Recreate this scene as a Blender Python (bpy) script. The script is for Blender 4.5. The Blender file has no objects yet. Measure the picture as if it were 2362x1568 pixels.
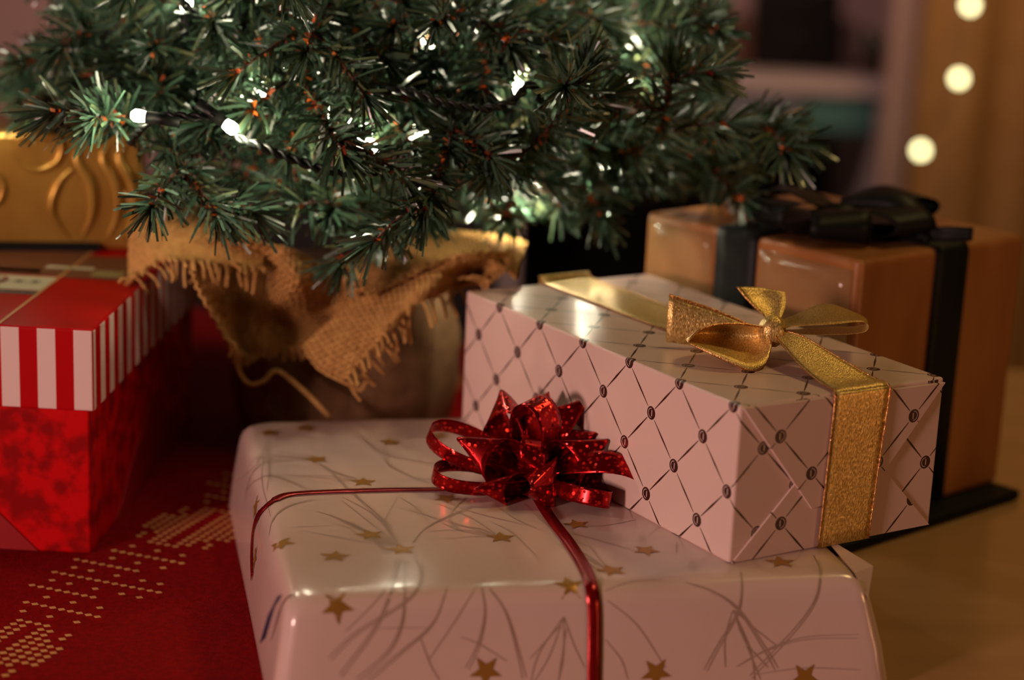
import bpy, bmesh, math, random
import numpy as np
from mathutils import Vector, Matrix
from mathutils.bvhtree import BVHTree
random.seed(7); rng = np.random.default_rng(7)
C = bpy.context.scene
COL = C.collection
PI = math.pi
# ------------------------------------------------------------------ camera
PITCH, ROLL, CAMH, FPX = .2498, .0440, .3361, 4318.8
CF = np.array([0, math.cos(PITCH), -math.sin(PITCH)]); _r = np.array([1., 0, 0]); _u = np.cross(_r, CF)
CR = math.cos(ROLL) * _r + math.sin(ROLL) * _u
CU = -math.sin(ROLL) * _r + math.cos(ROLL) * _u
CO = np.array([0, 0, CAMH])
cd = bpy.data.cameras.new('camera'); cam = bpy.data.objects.new('camera', cd); COL.objects.link(cam)
cam.matrix_world = Matrix(((CR[0], CU[0], -CF[0], CO[0]), (CR[1], CU[1], -CF[1], CO[1]), (CR[2], CU[2], -CF[2], CO[2]), (0, 0, 0, 1)))
cd.sensor_width = 36; cd.lens = FPX / 2362 * 36; cd.clip_start = .02; cd.clip_end = 50
cd.dof.use_dof = True; cd.dof.focus_distance = .843; cd.dof.aperture_fstop = 4.0
C.camera = cam
# ------------------------------------------------------------------ world, lights, exposure
w = bpy.data.worlds.new('room_air'); C.world = w; w.use_nodes = True
w.node_tree.nodes['Background'].inputs[0].default_value = (1, .62, .42, 1)
w.node_tree.nodes['Background'].inputs[1].default_value = .012
C.view_settings.view_transform = 'Standard'; C.view_settings.look = 'None'
C.view_settings.exposure = 0; C.view_settings.gamma = 1; C.view_settings.use_curve_mapping = False
def area(name, loc, aim, size, power, col, sizey=None):
    l = bpy.data.lights.new(name, 'AREA'); l.energy = power; l.color = col; l.size = size
    if sizey: l.shape = 'RECTANGLE'; l.size_y = sizey
    o = bpy.data.objects.new(name, l); COL.objects.link(o); o.location = loc
    o.rotation_euler = (Vector(aim) - Vector(loc)).to_track_quat('-Z', 'Y').to_euler(); return o
area('room_lamp_key', (-1.08, -.34, .31), (0, .85, .05), .2, 15.5, (1, .62, .53))
area('room_lamp_warm', (1.55, .05, .19), (.15, .95, .08), .2, 2.6, (1, .47, .18))
area('ceiling_lamp', (.85, 1.25, 1.5), (.12, .9, .0), .3, 6.2, (1, .70, .24))
area('back_room_fill', (-.5, 1.9, 1.1), (-.6, 3.5, .1), .5, 15.0, (1, .68, .62))  # unseen lamp added to brighten the back wall and cabinet
area('curtain_fill', (.95, 2.2, 1.0), (.95, 3.2, .0), .3, 4.6, (1, .58, .27))  # unseen lamp added to brighten the curtain

def ray(x, y): return CF + CR * (x - 1181) / FPX - CU * (y - 784) / FPX
def at(x, y, Y):                       # the point of the picture ray that lies at world depth Y
    d = ray(x, y); return CO + d * Y / d[1]
def atz(x, y, z):                      # the point of the picture ray that lies at height z
    d = ray(x, y); return CO + d * (z - CAMH) / d[2]
# ------------------------------------------------------------------ materials
def mat(name, col, rough=.5, metal=0, spec=.5, col2=None, nscale=20, ndetail=4, bump=0, bscale=60, coat=0, emit=None, estr=0,
        trans=0, sheen=0, contrast=(.35, .65), bdetail=3, stretch=None, alpha=1, aniso=0):
    m = bpy.data.materials.new(name); m.use_nodes = True; t = m.node_tree; n = t.nodes; b = n['Principled BSDF']
    b.inputs['Base Color'].default_value = (*col, 1); b.inputs['Roughness'].default_value = rough
    b.inputs['Metallic'].default_value = metal; b.inputs['Specular IOR Level'].default_value = spec
    b.inputs['Coat Weight'].default_value = coat; b.inputs['Coat Roughness'].default_value = .12
    b.inputs['Alpha'].default_value = alpha
    if sheen: b.inputs['Sheen Weight'].default_value = sheen
    if trans: b.inputs['Transmission Weight'].default_value = trans
    if emit: b.inputs['Emission Color'].default_value = (*emit, 1); b.inputs['Emission Strength'].default_value = estr
    tc = n.new('ShaderNodeTexCoord'); src = tc.outputs['Object']
    if stretch:
        mp = n.new('ShaderNodeMapping'); mp.inputs['Scale'].default_value = stretch; t.links.new(src, mp.inputs[0]); src = mp.outputs[0]
    if col2:
        nz = n.new('ShaderNodeTexNoise'); nz.inputs['Scale'].default_value = nscale; nz.inputs['Detail'].default_value = ndetail
        t.links.new(src, nz.inputs['Vector'])
        rp = n.new('ShaderNodeValToRGB'); rp.color_ramp.elements[0].position, rp.color_ramp.elements[1].position = contrast
        rp.color_ramp.elements[0].color = (*col, 1); rp.color_ramp.elements[1].color = (*col2, 1)
        t.links.new(nz.outputs[0], rp.inputs[0]); t.links.new(rp.outputs[0], b.inputs['Base Color'])
    if bump:
        nz = n.new('ShaderNodeTexNoise'); nz.inputs['Scale'].default_value = bscale; nz.inputs['Detail'].default_value = bdetail
        t.links.new(src, nz.inputs['Vector'])
        bp = n.new('ShaderNodeBump'); bp.inputs['Strength'].default_value = bump; bp.inputs['Distance'].default_value = .002
        t.links.new(nz.outputs[0], bp.inputs['Height']); t.links.new(bp.outputs[0], b.inputs['Normal'])
    return m
def N(t, typ, **k):
    n = t.nodes.new(typ)
    for a, v in k.items(): setattr(n, a, v)
    return n
def mth(t, op, a, b=None, c=None):
    n = N(t, 'ShaderNodeMath', operation=op)
    for i, v in enumerate((a, b, c)):
        if v is None: continue
        if isinstance(v, (int, float)): n.inputs[i].default_value = v
        else: t.links.new(v, n.inputs[i])
    return n.outputs[0]
def island_ramp(m, cols):
    t = m.node_tree; g = N(t, 'ShaderNodeNewGeometry'); r = N(t, 'ShaderNodeValToRGB')
    e = r.color_ramp.elements
    while len(e) < len(cols): e.new(.5)
    for i, c in enumerate(cols): e[i].position = i / (len(cols) - 1); e[i].color = (*c, 1)
    t.links.new(g.outputs['Random Per Island'], r.inputs[0]); t.links.new(r.outputs[0], t.nodes['Principled BSDF'].inputs['Base Color'])
    return m
# ------------------------------------------------------------------ object helpers
BASE = {}
def tag(o, label=None, cat=None, group=None, kind=None):
    for k, v in (('label', label), ('category', cat), ('group', group), ('kind', kind)):
        if v: o[k] = v
    return o
def thing(name, loc, label, cat, group=None):
    o = bpy.data.objects.new(name, None); COL.objects.link(o); o.location = loc; o.empty_display_size = .02
    BASE[o.name] = np.array(loc, float); return tag(o, label, cat, group)
def mesh(name, V, F, m, par=None, smooth=True, uv=None):
    V = np.asarray(V, float).reshape(-1, 3); base = BASE[par.name] if par else np.zeros(3)
    me = bpy.data.meshes.new(name); me.from_pydata((V - base).tolist(), [], [list(map(int, f)) for f in F])
    me.materials.append(m)
    if smooth: me.polygons.foreach_set('use_smooth', [True] * len(me.polygons))
    if uv is not None:
        l = me.uv_layers.new(name='UVMap'); l.data.foreach_set('uv', np.asarray(uv, float).ravel())
    o = bpy.data.objects.new(name, me); COL.objects.link(o)
    if par: o.parent = par
    BASE[o.name] = base; return o
def solid(o, th, off=0):
    s = o.modifiers.new('thickness', 'SOLIDIFY'); s.thickness = th; s.offset = off; return o
def bevel(o, wd, seg=2):
    b = o.modifiers.new('soft_edge', 'BEVEL'); b.width = wd; b.segments = seg; b.limit_method = 'ANGLE'; return o
class MB:
    def __init__(s): s.V = []; s.F = []
    def add(s, V, F):
        k = len(s.V); s.V.extend(np.asarray(V, float).reshape(-1, 3).tolist()); s.F.extend([[i + k for i in f] for f in F]); return s
    def box(s, o, u, v, n):
        o, u, v, n = (np.asarray(a, float) for a in (o, u, v, n))
        return s.add([o, o + u, o + u + v, o + v, o + n, o + u + n, o + u + v + n, o + v + n], BOXF)
    def tube(s, P, r, k=6, cap=True):
        P = np.asarray(P, float); n = len(P); r = np.broadcast_to(r, n)
        T = np.gradient(P, axis=0); T /= np.linalg.norm(T, axis=1)[:, None] + 1e-12
        a = np.array([0, 0, 1.]) if abs(T[0][2]) < .9 else np.array([1., 0, 0]); V = []
        x = np.cross(T[0], a); x /= np.linalg.norm(x)
        for i in range(n):
            x = x - T[i] * (x @ T[i]); x /= np.linalg.norm(x) + 1e-12; y = np.cross(T[i], x)
            for j in range(k): V.append(P[i] + r[i] * (math.cos(2 * PI * j / k) * x + math.sin(2 * PI * j / k) * y))
        F = [[i * k + j, i * k + (j + 1) % k, (i + 1) * k + (j + 1) % k, (i + 1) * k + j] for i in range(n - 1) for j in range(k)]
        if cap: F += [list(range(k))[::-1], list(range((n - 1) * k, n * k))]
        return s.add(V, F)
    def grid(s, G):
        G = np.asarray(G, float); a, b = G.shape[:2]
        return s.add(G, [[i * b + j, i * b + j + 1, (i + 1) * b + j + 1, (i + 1) * b + j] for i in range(a - 1) for j in range(b - 1)])
    def lathe(s, prof, c, k=24):
        V = [[c[0] + r * math.cos(2 * PI * j / k), c[1] + r * math.sin(2 * PI * j / k), c[2] + z] for r, z in prof for j in range(k)]
        n = len(prof)
        F = [[i * k + j, i * k + (j + 1) % k, (i + 1) * k + (j + 1) % k, (i + 1) * k + j] for i in range(n - 1) for j in range(k)]
        return s.add(V, F + [list(range(k))[::-1], list(range((n - 1) * k, n * k))])
    def build(s, name, m, par=None, smooth=True): return mesh(name, s.V, s.F, m, par, smooth)
BOXF = [[0, 3, 2, 1], [4, 5, 6, 7], [0, 1, 5, 4], [1, 2, 6, 5], [2, 3, 7, 6], [3, 0, 4, 7]]
def cr(P, n):                          # smooth curve through the points P
    P = np.asarray(P, float); Q = np.vstack([2 * P[0] - P[1], P, 2 * P[-1] - P[-2]]); out = []
    for t in np.linspace(0, len(P) - 1 - 1e-9, n):
        i = int(t); f = t - i; a, b, c, d = Q[i:i + 4]
        out.append(.5 * (2 * b + (c - a) * f + (2 * a - 5 * b + 4 * c - d) * f * f + (3 * b - a - 3 * c + d) * f ** 3))
    return np.array(out)
def rails(A, B, n=24, k=5, sag=None):  # ribbon surface between two edge curves
    a, b = cr(A, n), cr(B, n); G = np.array([[a[i] * (1 - j / (k - 1)) + b[i] * j / (k - 1) for j in range(k)] for i in range(n)])
    if sag is not None:
        for j in range(k): G[:, j] += np.asarray(sag) * math.sin(PI * j / (k - 1))
    return G
def loopgrid(c, d, up, L, h, wd, twist=1.0, n=28, k=7, cone=.8, t0=.0, t1=1.):
    d = np.asarray(d, float) / np.linalg.norm(d); up = np.asarray(up, float); up = up - d * (up @ d); up /= np.linalg.norm(up); b = np.cross(d, up)
    G = []
    for i in range(n):
        t = t0 + (t1 - t0) * i / (n - 1); st = math.sin(PI * t) ; row = []
        r = L * (1 - math.cos(2 * PI * t)) / 2; r = L * (r / L) ** .75; y = h * math.sin(2 * PI * t) * (.6 + .4 * st)
        al = twist * st ** 2; wv = b * math.cos(al) + d * math.sin(al); ww = wd * (.55 + .45 * min(1, st * 1.6))
        for j in range(k):
            s = j / (k - 1) - .5
            row.append(c + d * (r - wd * .35 * math.sin(abs(al)) * st) + up * y * (1 - cone * 2 * s * st) + wv * s * ww)
        G.append(row)
    return np.array(G)
def ribbon(name, G, m, par, th=.00025): return solid(MB().grid(G).build(name, m, par), th)

# ================================================================== THE ROOM
m_wall = mat('wall_paint', (.36, .21, .19), .8, col2=(.40, .24, .21), nscale=3, bump=.05)
wall = mesh('wall_back', [(-2.5, 3.7, -.8), (1.9, 3.7, -.8), (1.9, 3.7, 1.9), (-2.5, 3.7, 1.9), (-2.5, 3.78, -.8), (1.9, 3.78, -.8), (1.9, 3.78, 1.9), (-2.5, 3.78, 1.9)], BOXF, m_wall, None, False)
tag(wall, 'dusky pink wall far behind the tree', 'wall', kind='structure')
wn = mesh('shade_panel', [(-2.5, 3.66, -.8), (1.9, 3.66, -.8), (1.9, 3.7, -.8), (-2.5, 3.7, -.8), (-2.5, 3.66, -.3), (1.9, 3.66, -.3), (1.9, 3.7, -.3), (-2.5, 3.7, -.3)], BOXF, mat('shade_panel_dark', (.012, .008, .006), .6), None, False)  # added dark panel stands in for deep shade low on the wall
tag(wn, 'dark panel added for the deep shade low on the back wall', 'shade panel', kind='structure')
m_floor = mat('floor_boards', (.02, .012, .008), .5, col2=(.03, .017, .012), nscale=6)
fl = mesh('floor', [(-2.5, -1, -.85), (1.9, -1, -.85), (1.9, 3.7, -.85), (-2.5, 3.7, -.85), (-2.5, -1, -.8), (1.9, -1, -.8), (1.9, 3.7, -.8), (-2.5, 3.7, -.8)], BOXF, m_floor, None, False)
tag(fl, 'dark floor of the room below the table', 'floor', kind='structure')
# table
m_table = mat('polished_table', (.42, .235, .12), .22, col2=(.36, .20, .10), nscale=5, stretch=(1, 6, 1), bump=.02, bscale=14, spec=.5)
tb = thing('table', (.2, .95, -.78), 'polished light brown wooden table under the gifts, bare on its right side', 'table')
bevel(MB().box((-1.0, .1, -.035), (2.2, 0, 0), (0, 1.2, 0), (0, 0, .035)).build('tabletop', m_table, tb, False), .004)
for x, y in ((-.92, .18), (1.06, .18), (-.92, 1.16), (1.06, 1.16)):
    bevel(MB().box((x, y, -.8), (.06, 0, 0), (0, .06, 0), (0, 0, .765)).build('leg', m_table, tb, False), .004)
# runner: red cloth that lies on the table's left side
ra = np.array([.341, .940, 0]); rn = np.array([.940, -.341, 0])          # along / across the runner
m_cloth = mat('red_cloth', (.27, .001, .002), .85, col2=(.19, .001, .002), nscale=350, ndetail=2, bump=.5, bscale=900, sheen=.0, spec=.08)
rc = np.array([-.2131, .7414, 0.])                                        # on the band of stitches
tr = thing('table_runner', tuple(rc), 'red woven runner with beige cross stitch stars lying under the gifts', 'cloth')
G = np.array([[rc + ra * s + rn * c + np.array([0, 0, .0006]) for c in np.linspace(-.42, .165, 12)] for s in np.linspace(-.55, .585, 14)])
solid(MB().grid(G).build('fabric', m_cloth, tr), .0005, 0)
bm_ = MB()
lat_ = []
for rep in range(-5, 7):
    for i in range(13):
        for j in range(36):
            a, b = j - 18, i - 6
            d_ = 17.5 - abs(a)
            solidm = d_ <= 1.6 and 1 <= abs(b) <= 5
            arm = 2 <= d_ <= 5 and (abs(b) == 1 or (abs(b) == 2 and d_ < 4.6) or (abs(b) == 3 and d_ < 3) or (abs(b) == 4 and 3 < d_ < 5))
            lim = {0: 6, 4: 6, 8: 4, 12: 2}.get(abs(a), None)
            diam = (lim is not None and abs(b) <= lim and (abs(a) % 8 == 0 or b < 2)) or (abs(a) < 14 and a % 2 == 0 and lim is None and abs(b) in (0, 3, 5) and abs(b) <= 6 - abs(a) // 3)
            if diam or solidm or arm: lat_.append((rep * 36 + a, b))
for a, b in set(lat_):
    if not -140 < a < 140: continue
    c = rc + ra * ((a + 17.5) * .0046 + .004) + rn * (b * .0047 - .001) + np.array([0, 0, .0009])
    if not -.5 < (c - rc) @ ra < .5: continue
    p = [ra * .0018, rn * .0021, -ra * .0018, -rn * .0021]
    bm_.add([c + q for q in p] + [c + np.array([0, 0, .0005])], [[0, 4, 1], [1, 4, 2], [2, 4, 3], [3, 4, 0]])
emb = bm_.build('embroidery', mat('beige_thread', (.62, .27, .09), .8, bump=.2, bscale=800), tr); emb['kind'] = 'stuff'; emb['label'] = 'beige cross stitch pattern'

# ---------------------------------------------------------------- background furniture
m_white = mat('white_furniture', (.42, .33, .32), .5, col2=(.46, .36, .34), nscale=4)
m_grey = mat('blue_grey_front', (.15, .155, .19), .5, col2=(.17, .17, .21), nscale=5)
m_teal = mat('teal_front', (.045, .14, .135), .5, col2=(.06, .16, .15), nscale=5)
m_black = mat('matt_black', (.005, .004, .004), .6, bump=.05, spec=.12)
m_dark = mat('dark_brown_wood', (.045, .016, .010), .5, col2=(.06, .02, .012), nscale=12)
Yc = 3.05
def xat(px, py, Y=Yc): return at(px, py, Y)[0]
def zat(px, py, Y=Yc): return at(px, py, Y)[2]
x0, x1 = xat(1180, 180), xat(2058, 180)
zs1, zs0 = zat(1800, 176), zat(1800, 210); zd0 = zat(1800, 298); zb = -.8
cab = thing('media_cabinet', ((x0 + x1) / 2, Yc + .2, -.8), 'pale cabinet with grey and teal drawers above an open dark compartment, behind the tree', 'cabinet')
bevel(MB().box((x0 - .02, Yc - .02, zs0), (x1 - x0 + .02, 0, 0), (0, .42, 0), (0, 0, zs1 - zs0)).build('top_board', m_white, cab, False), .003)
for xx in (x0, x1 - .02):
    MB().box((xx, Yc, zb), (.02, 0, 0), (0, .4, 0), (0, 0, zs0 - zb)).build('side_panel', m_white, cab, False)
MB().box((x0 + .02, Yc + .38, zb), (x1 - x0 - .04, 0, 0), (0, .02, 0), (0, 0, zs0 - zb)).build('back_panel', m_black, cab, False)
MB().box((x0 + .02, Yc + .01, zb + .02), (x1 - x0 - .04, 0, 0), (0, .36, 0), (0, 0, .02)).build('bottom_board', m_white, cab, False)
xm = xat(1850, 250)
for xa, xb, mm in ((x0 + .024, xm - .004, m_grey), (xm, x1 - .024, m_teal)):
    bevel(MB().box((xa, Yc - .006, zd0), (xb - xa, 0, 0), (0, .36, 0), (0, 0, zs0 - zd0 - .003)).build('drawer', mm, cab, False), .003)
# things on the cabinet
def lump(name, px0, px1, pyt, m, label, cat, dep=.12, Y=Yc + .09, part='body'):
    a, b, zt = xat(px0, 120, Y), xat(px1, 120, Y), zat((px0 + px1) / 2, pyt, Y)
    t = thing(name, ((a + b) / 2, Y + dep / 2, zs1), label, cat)
    bevel(MB().box((a, Y, zs1), (b - a, 0, 0), (0, dep, 0), (0, 0, zt - zs1)).build(part, m, t, False), .01, 3); return t, a, b, zt, Y
t, a, b, zt, Y = lump('loudspeaker', 1745, 1935, -25, m_black, 'black loudspeaker box standing on the pale cabinet', 'speaker')
MB().lathe([(.03, 0), (.03, .004), (.022, .006), (.008, .002)], (0, 0, 0), 20)
for zz, rr in ((zs1 + (zt - zs1) * .35, .028), (zs1 + (zt - zs1) * .75, .016)):
    V = [((a + b) / 2 + rr * q * math.cos(j * PI / 12), Y - .004 - .004 * (1 - q), zz + rr * q * math.sin(j * PI / 12)) for q in (1, .5) for j in range(24)]
    mesh('cone', V, [[j, (j + 1) % 24, 24 + (j + 1) % 24, 24 + j] for j in range(24)] + [list(range(24, 48))], m_black, t)
lump('storage_box', 1640, 1738, 40, m_dark, 'dark reddish brown box standing left of the black loudspeaker', 'box', part='body')
lump('maroon_box', 1942, 1976, 50, mat('dark_maroon', (.04, .014, .012), .5), 'small maroon box standing right of the black loudspeaker', 'box', dep=.08)
pl = thing('potted_plant', (xat(2020, 120, 3.12), 3.14, zs1), 'small dark green plant in a pot at the end of the pale cabinet', 'plant')
pc = np.array([xat(2020, 120, 3.12), 3.14, zs1])
MB().lathe([(.018, 0), (.024, .03), (.026, .032), (.022, .032)], pc, 16).build('pot', m_dark, pl)
m_leaf = mat('leaf_green', (.012, .045, .025), .4)
for i in range(16):
    an = rng.uniform(0, 2 * PI); el = rng.uniform(.4, 1.4); L = rng.uniform(.05, .09); d = np.array([math.cos(an) * math.cos(el), math.sin(an) * math.cos(el), math.sin(el)])
    sd = np.cross(d, [0, 0, 1.]); sd /= np.linalg.norm(sd); o = pc + np.array([0, 0, .03])
    GG = np.array([[o + d * L * t_ + np.array([0, 0, -.03 * t_ * t_]) + sd * s_ * .012 * math.sin(PI * (t_ * .9 + .08)) for s_ in (-1, 0, 1)] for t_ in np.linspace(0, 1, 6)])
    solid(MB().grid(GG).build('leaf', m_leaf, pl), .0006)
# door casing, curtain, lights on the curtain
xa, xb = xat(2050, 220, 2.95), xat(2106, 220, 2.95)
tr1 = MB().box((xa, 2.95, -.8), (xb - xa, 0, 0), (0, .06, 0), (0, 0, 2.6)).build('trim_1', mat('casing_paint', (.42, .27, .21), .5), None, False)
tag(bevel(tr1, .004), 'pale upright casing between cabinet and curtain', 'casing', kind='structure')
cu = thing('curtain', (1.1, 2.92, -.78), 'golden brown curtain hanging in soft folds at the side of the room', 'curtain')
xs = np.linspace(xb - .005, 1.75, 160)
GG = np.array([[(x, 2.90 + .012 * math.sin(x * 62) + .008 * math.sin(x * 23 + 1) + .002 * math.sin(z * 5), z) for x in xs] for z in np.linspace(-.78, 1.75, 20)])
solid(MB().grid(GG).build('cloth', mat('curtain_cloth', (.27, .13, .035), .9, col2=(.30, .15, .045), nscale=30, bump=.15, bscale=500), cu), .002)
MB().tube([(xb - .02, 2.9, 1.75), (1.78, 2.9, 1.75)], .012, 10).build('rod', m_dark, cu)
def bulbmat(name, col, s): return mat(name, (.9, .85, .7), .4, emit=col, estr=s)
m_boke = bulbmat('frosted_bulb', (1, .93, .47), 8)
m_wire = mat('dark_wire', (.006, .008, .007), .45, spec=.3)
cl = thing('curtain_string_lights', tuple(at(2212, 180, 2.84)), 'string of round warm bulbs hanging down in front of the golden curtain', 'string lights')
wp = [at(2290, -160, 2.84), at(2262, -70, 2.84), at(2240, 5, 2.84), at(2214, 175, 2.84), at(2160, 270, 2.84), at(2127, 340, 2.84), at(2130, 420, 2.84)]
MB().tube(cr(wp, 50), .0011, 5).build('wire', m_wire, cl)
for px, py in ((2290, -150), (2238, 12), (2212, 181), (2124, 347)):
    c = at(px, py, 2.835)
    b_ = MB(); b_.lathe([(.0005, -.0075), (.0045, -.006), (.0072, -.002), (.0072, .002), (.0045, .006), (.0005, .0075)], c, 14).build('bulb', m_boke, cl)

# ================================================================== GIFTS
def rot(y): return np.array([math.cos(y), math.sin(y), 0]), np.array([-math.sin(y), math.cos(y), 0]), np.array([0, 0, 1.])
def lattice_mat(name, col, ink, gloss=.28):
    m = mat(name, col, gloss, bump=.06, bscale=26, bdetail=2, spec=.5); t = m.node_tree; b = t.nodes['Principled BSDF']
    uv = N(t, 'ShaderNodeUVMap'); sp = N(t, 'ShaderNodeSeparateXYZ'); t.links.new(uv.outputs[0], sp.inputs[0]); s, q = sp.outputs[0], sp.outputs[1]
    A = mth(t, 'DIVIDE', mth(t, 'ADD', s, q), 38.); B = mth(t, 'DIVIDE', mth(t, 'SUBTRACT', s, q), 38.)
    da = mth(t, 'SUBTRACT', A, mth(t, 'ROUND', A)); db = mth(t, 'SUBTRACT', B, mth(t, 'ROUND', B))
    ds = mth(t, 'MULTIPLY', mth(t, 'ADD', da, db), 19.); dt = mth(t, 'MULTIPLY', mth(t, 'SUBTRACT', da, db), 19.)
    r = mth(t, 'SQRT', mth(t, 'ADD', mth(t, 'MULTIPLY', ds, ds), mth(t, 'MULTIPLY', dt, dt)))
    ln = mth(t, 'MULTIPLY', mth(t, 'MINIMUM', mth(t, 'ABSOLUTE', da), mth(t, 'ABSOLUTE', db)), 26.9)
    wdt = mth(t, 'SUBTRACT', .52, mth(t, 'MULTIPLY', mth(t, 'ABSOLUTE', mth(t, 'SUBTRACT', r, 13.4)), .033))
    line = mth(t, 'MULTIPLY', mth(t, 'LESS_THAN', ln, wdt), mth(t, 'GREATER_THAN', r, 3.7))
    disc = mth(t, 'LESS_THAN', r, 3.1)
    ring = mth(t, 'MULTIPLY', mth(t, 'LESS_THAN', mth(t, 'ABSOLUTE', mth(t, 'SUBTRACT', r, 2.1)), .2), mth(t, 'GREATER_THAN', ds, -.2))
    bar = mth(t, 'MULTIPLY', mth(t, 'LESS_THAN', mth(t, 'ABSOLUTE', mth(t, 'ADD', ds, .4)), .32), mth(t, 'LESS_THAN', mth(t, 'ABSOLUTE', dt), 1.4))
    disc = mth(t, 'SUBTRACT', disc, mth(t, 'MULTIPLY', mth(t, 'MAXIMUM', ring, bar), .75))
    mk = mth(t, 'MAXIMUM', line, disc)
    mx = N(t, 'ShaderNodeMix', data_type='RGBA'); mx.inputs['A'].default_value = (*col, 1); mx.inputs['B'].default_value = (*ink, 1)
    t.links.new(mk, mx.inputs['Factor']); t.links.new(mx.outputs['Result'], b.inputs['Base Color'])
    return m
def uvbox(name, O, u, v, k, a, b, h, m, par, uvf, bev=.0012):
    V = [O, O + a * u, O + a * u + b * v, O + b * v]; V = V + [p + h * k for p in V]
    loc = [(0, 0, 0), (a, 0, 0), (a, b, 0), (0, b, 0), (0, 0, h), (a, 0, h), (a, b, h), (0, b, h)]
    tags = ['bot', 'top', 'end', 'right', 'far', 'left']; UV = []
    for f, tg in zip(BOXF, tags): UV += [uvf(tg, *loc[i]) for i in f]
    return bevel(mesh(name, V, BOXF, m, par, False, UV), bev, 3)
# ---- gift with the diamond lattice
DO = np.array([.0964, .7497, .0507]); du, dv, dk = rot(.5599); DA, DB, DH = .1156, .228, .07
m_lat = lattice_mat('lattice_paper', (.70, .49, .44), (.045, .012, .010))
def duv(tg, x, y, z):
    x, y, z = x * 1000, y * 1000, z * 1000
    if tg == 'left': return (y - 5, z - 69)
    if tg == 'top': return (y - 5, 1.0 + x - 2 + 1)
    if tg == 'end': return (-x - 5, z - 69)
    if tg == 'right': return (y + 3, z - 40)
    return (x, y)
dg = thing('lattice_gift', tuple(DO + dv * .1), 'pink white gift with brown diamond lattice print and gold ribbon on the star gift', 'gift')
uvbox('wrapping_paper', DO, du, dv, dk, DA, DB, DH, m_lat, dg, duv)
def endsheet(name, pts, off, uo, vo):
    P = [DO + du * p[0] * .001 + dk * p[1] * .001 - dv * off for p in pts]; n = len(P)
    V = P + [p + dv * (off - .00005) for p in P]
    F = [list(range(n))] + [[(i + 1) % n, i, n + i, n + (i + 1) % n] for i in range(n)]
    UV = [(pts[i][0] - uo, pts[i][1] - vo) for i in range(n)]
    for i in range(n): UV += [(pts[q % n][0] - uo, pts[q % n][1] - vo) for q in ((i + 1), i, i, (i + 1))]
    return bevel(mesh(name, V, F, m_lat, dg, False, UV), .0002, 1)
endsheet('bottom_flap', [(1, .4), (115, .4), (82, 33), (34, 33)], .0008, 26.3, 14.6)
endsheet('top_flap', [(.5, 69.4), (42.5, 19), (76, 22), (115.3, 68)], .0016, 21.6, 54.6)
def gold_mat(name, c1, c2, rough=.36, metal=.75):
    m = mat(name, c1, rough, metal, spec=.5); t = m.node_tree; b = t.nodes['Principled BSDF']
    tc = N(t, 'ShaderNodeTexCoord'); nz = N(t, 'ShaderNodeTexNoise'); nz.inputs['Scale'].default_value = 1700; nz.inputs['Detail'].default_value = 2
    mp = N(t, 'ShaderNodeMapping'); mp.inputs['Scale'].default_value = (1, 1, .4); t.links.new(tc.outputs['Object'], mp.inputs[0]); t.links.new(mp.outputs[0], nz.inputs['Vector'])
    r = N(t, 'ShaderNodeValToRGB'); r.color_ramp.elements[0].position = .38; r.color_ramp.elements[1].position = .66
    r.color_ramp.elements[0].color = (*c1, 1); r.color_ramp.elements[1].color = (*c2, 1)
    t.links.new(nz.outputs[0], r.inputs[0]); t.links.new(r.outputs[0], b.inputs['Base Color'])
    bp = N(t, 'ShaderNodeBump'); bp.inputs['Strength'].default_value = .8; bp.inputs['Distance'].default_value = .0004
    t.links.new(nz.outputs[0], bp.inputs['Height']); t.links.new(bp.outputs[0], b.inputs['Normal']); return m
m_gold = gold_mat('gold_lame', (.50, .29, .065), (1, .74, .30), .34, .6)
m_goldedge = gold_mat('gold_wired_edge', (.50, .16, .05), (.95, .62, .25), .3, .9)
m_goldsheer = gold_mat('sheer_gold', (.46, .25, .05), (.90, .62, .2), .36, .6); m_goldsheer.node_tree.nodes['Principled BSDF'].inputs['Alpha'].default_value = .72
def D(a, b, z): return DO + du * a * .001 + dv * b * .001 + dk * z * .001
def edges(G, par, m=m_goldedge, r=.00045):
    e = MB(); e.tube(G[:, 0], r, 5); e.tube(G[:, -1], r, 5); return e.build('wired_edge', m, par)
A = [D(47.4, -2.4, .5), D(48.5, -2.6, 35), D(49.6, -2.3, 66), D(50, -1.2, 70), D(51, 1, 71.4), D(52, 9, 71.6), D(53.5, 25, 75), D(57.5, 44, 80), D(60.5, 54, 82)]
B = [D(76.5, -2.4, .5), D(78.5, -2.6, 35), D(81, -2.3, 66), D(81.4, -1.2, 70), D(81, 1, 71.4), D(80, 9, 72), D(75, 25, 77), D(69, 44, 83), D(64.5, 54, 84)]
G = rails(A, B, 50, 9, None)
rb = ribbon('ribbon', G, m_gold, dg); edges(G, rb)
A = [D(62, 60, 84), D(56, 78, 76), D(48, 100, 71.5), D(46.5, 150, 70.8), D(46, 222, 70.8), D(46, 229.5, 68), D(46, 229.8, 2)]
B = [D(66, 60, 84), D(70, 78, 77), D(77, 100, 71.5), D(77.5, 150, 70.8), D(77, 222, 70.8), D(77, 229.5, 68), D(77, 229.8, 2)]
G = rails(A, B, 40, 7); rb = ribbon('ribbon', G, m_gold, dg); edges(G, rb)
KN = D(62, 57, 83)
bw = MB()
Vs = []
for i in range(9):
    ph = PI * i / 8
    for j in range(14):
        th = 2 * PI * j / 14; rr = .0062 * math.sin(ph) * (1 + .18 * math.sin(5 * th))
        Vs.append(KN + np.array([rr * math.cos(th), rr * math.sin(th), .0075 * math.cos(ph)]))
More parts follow.
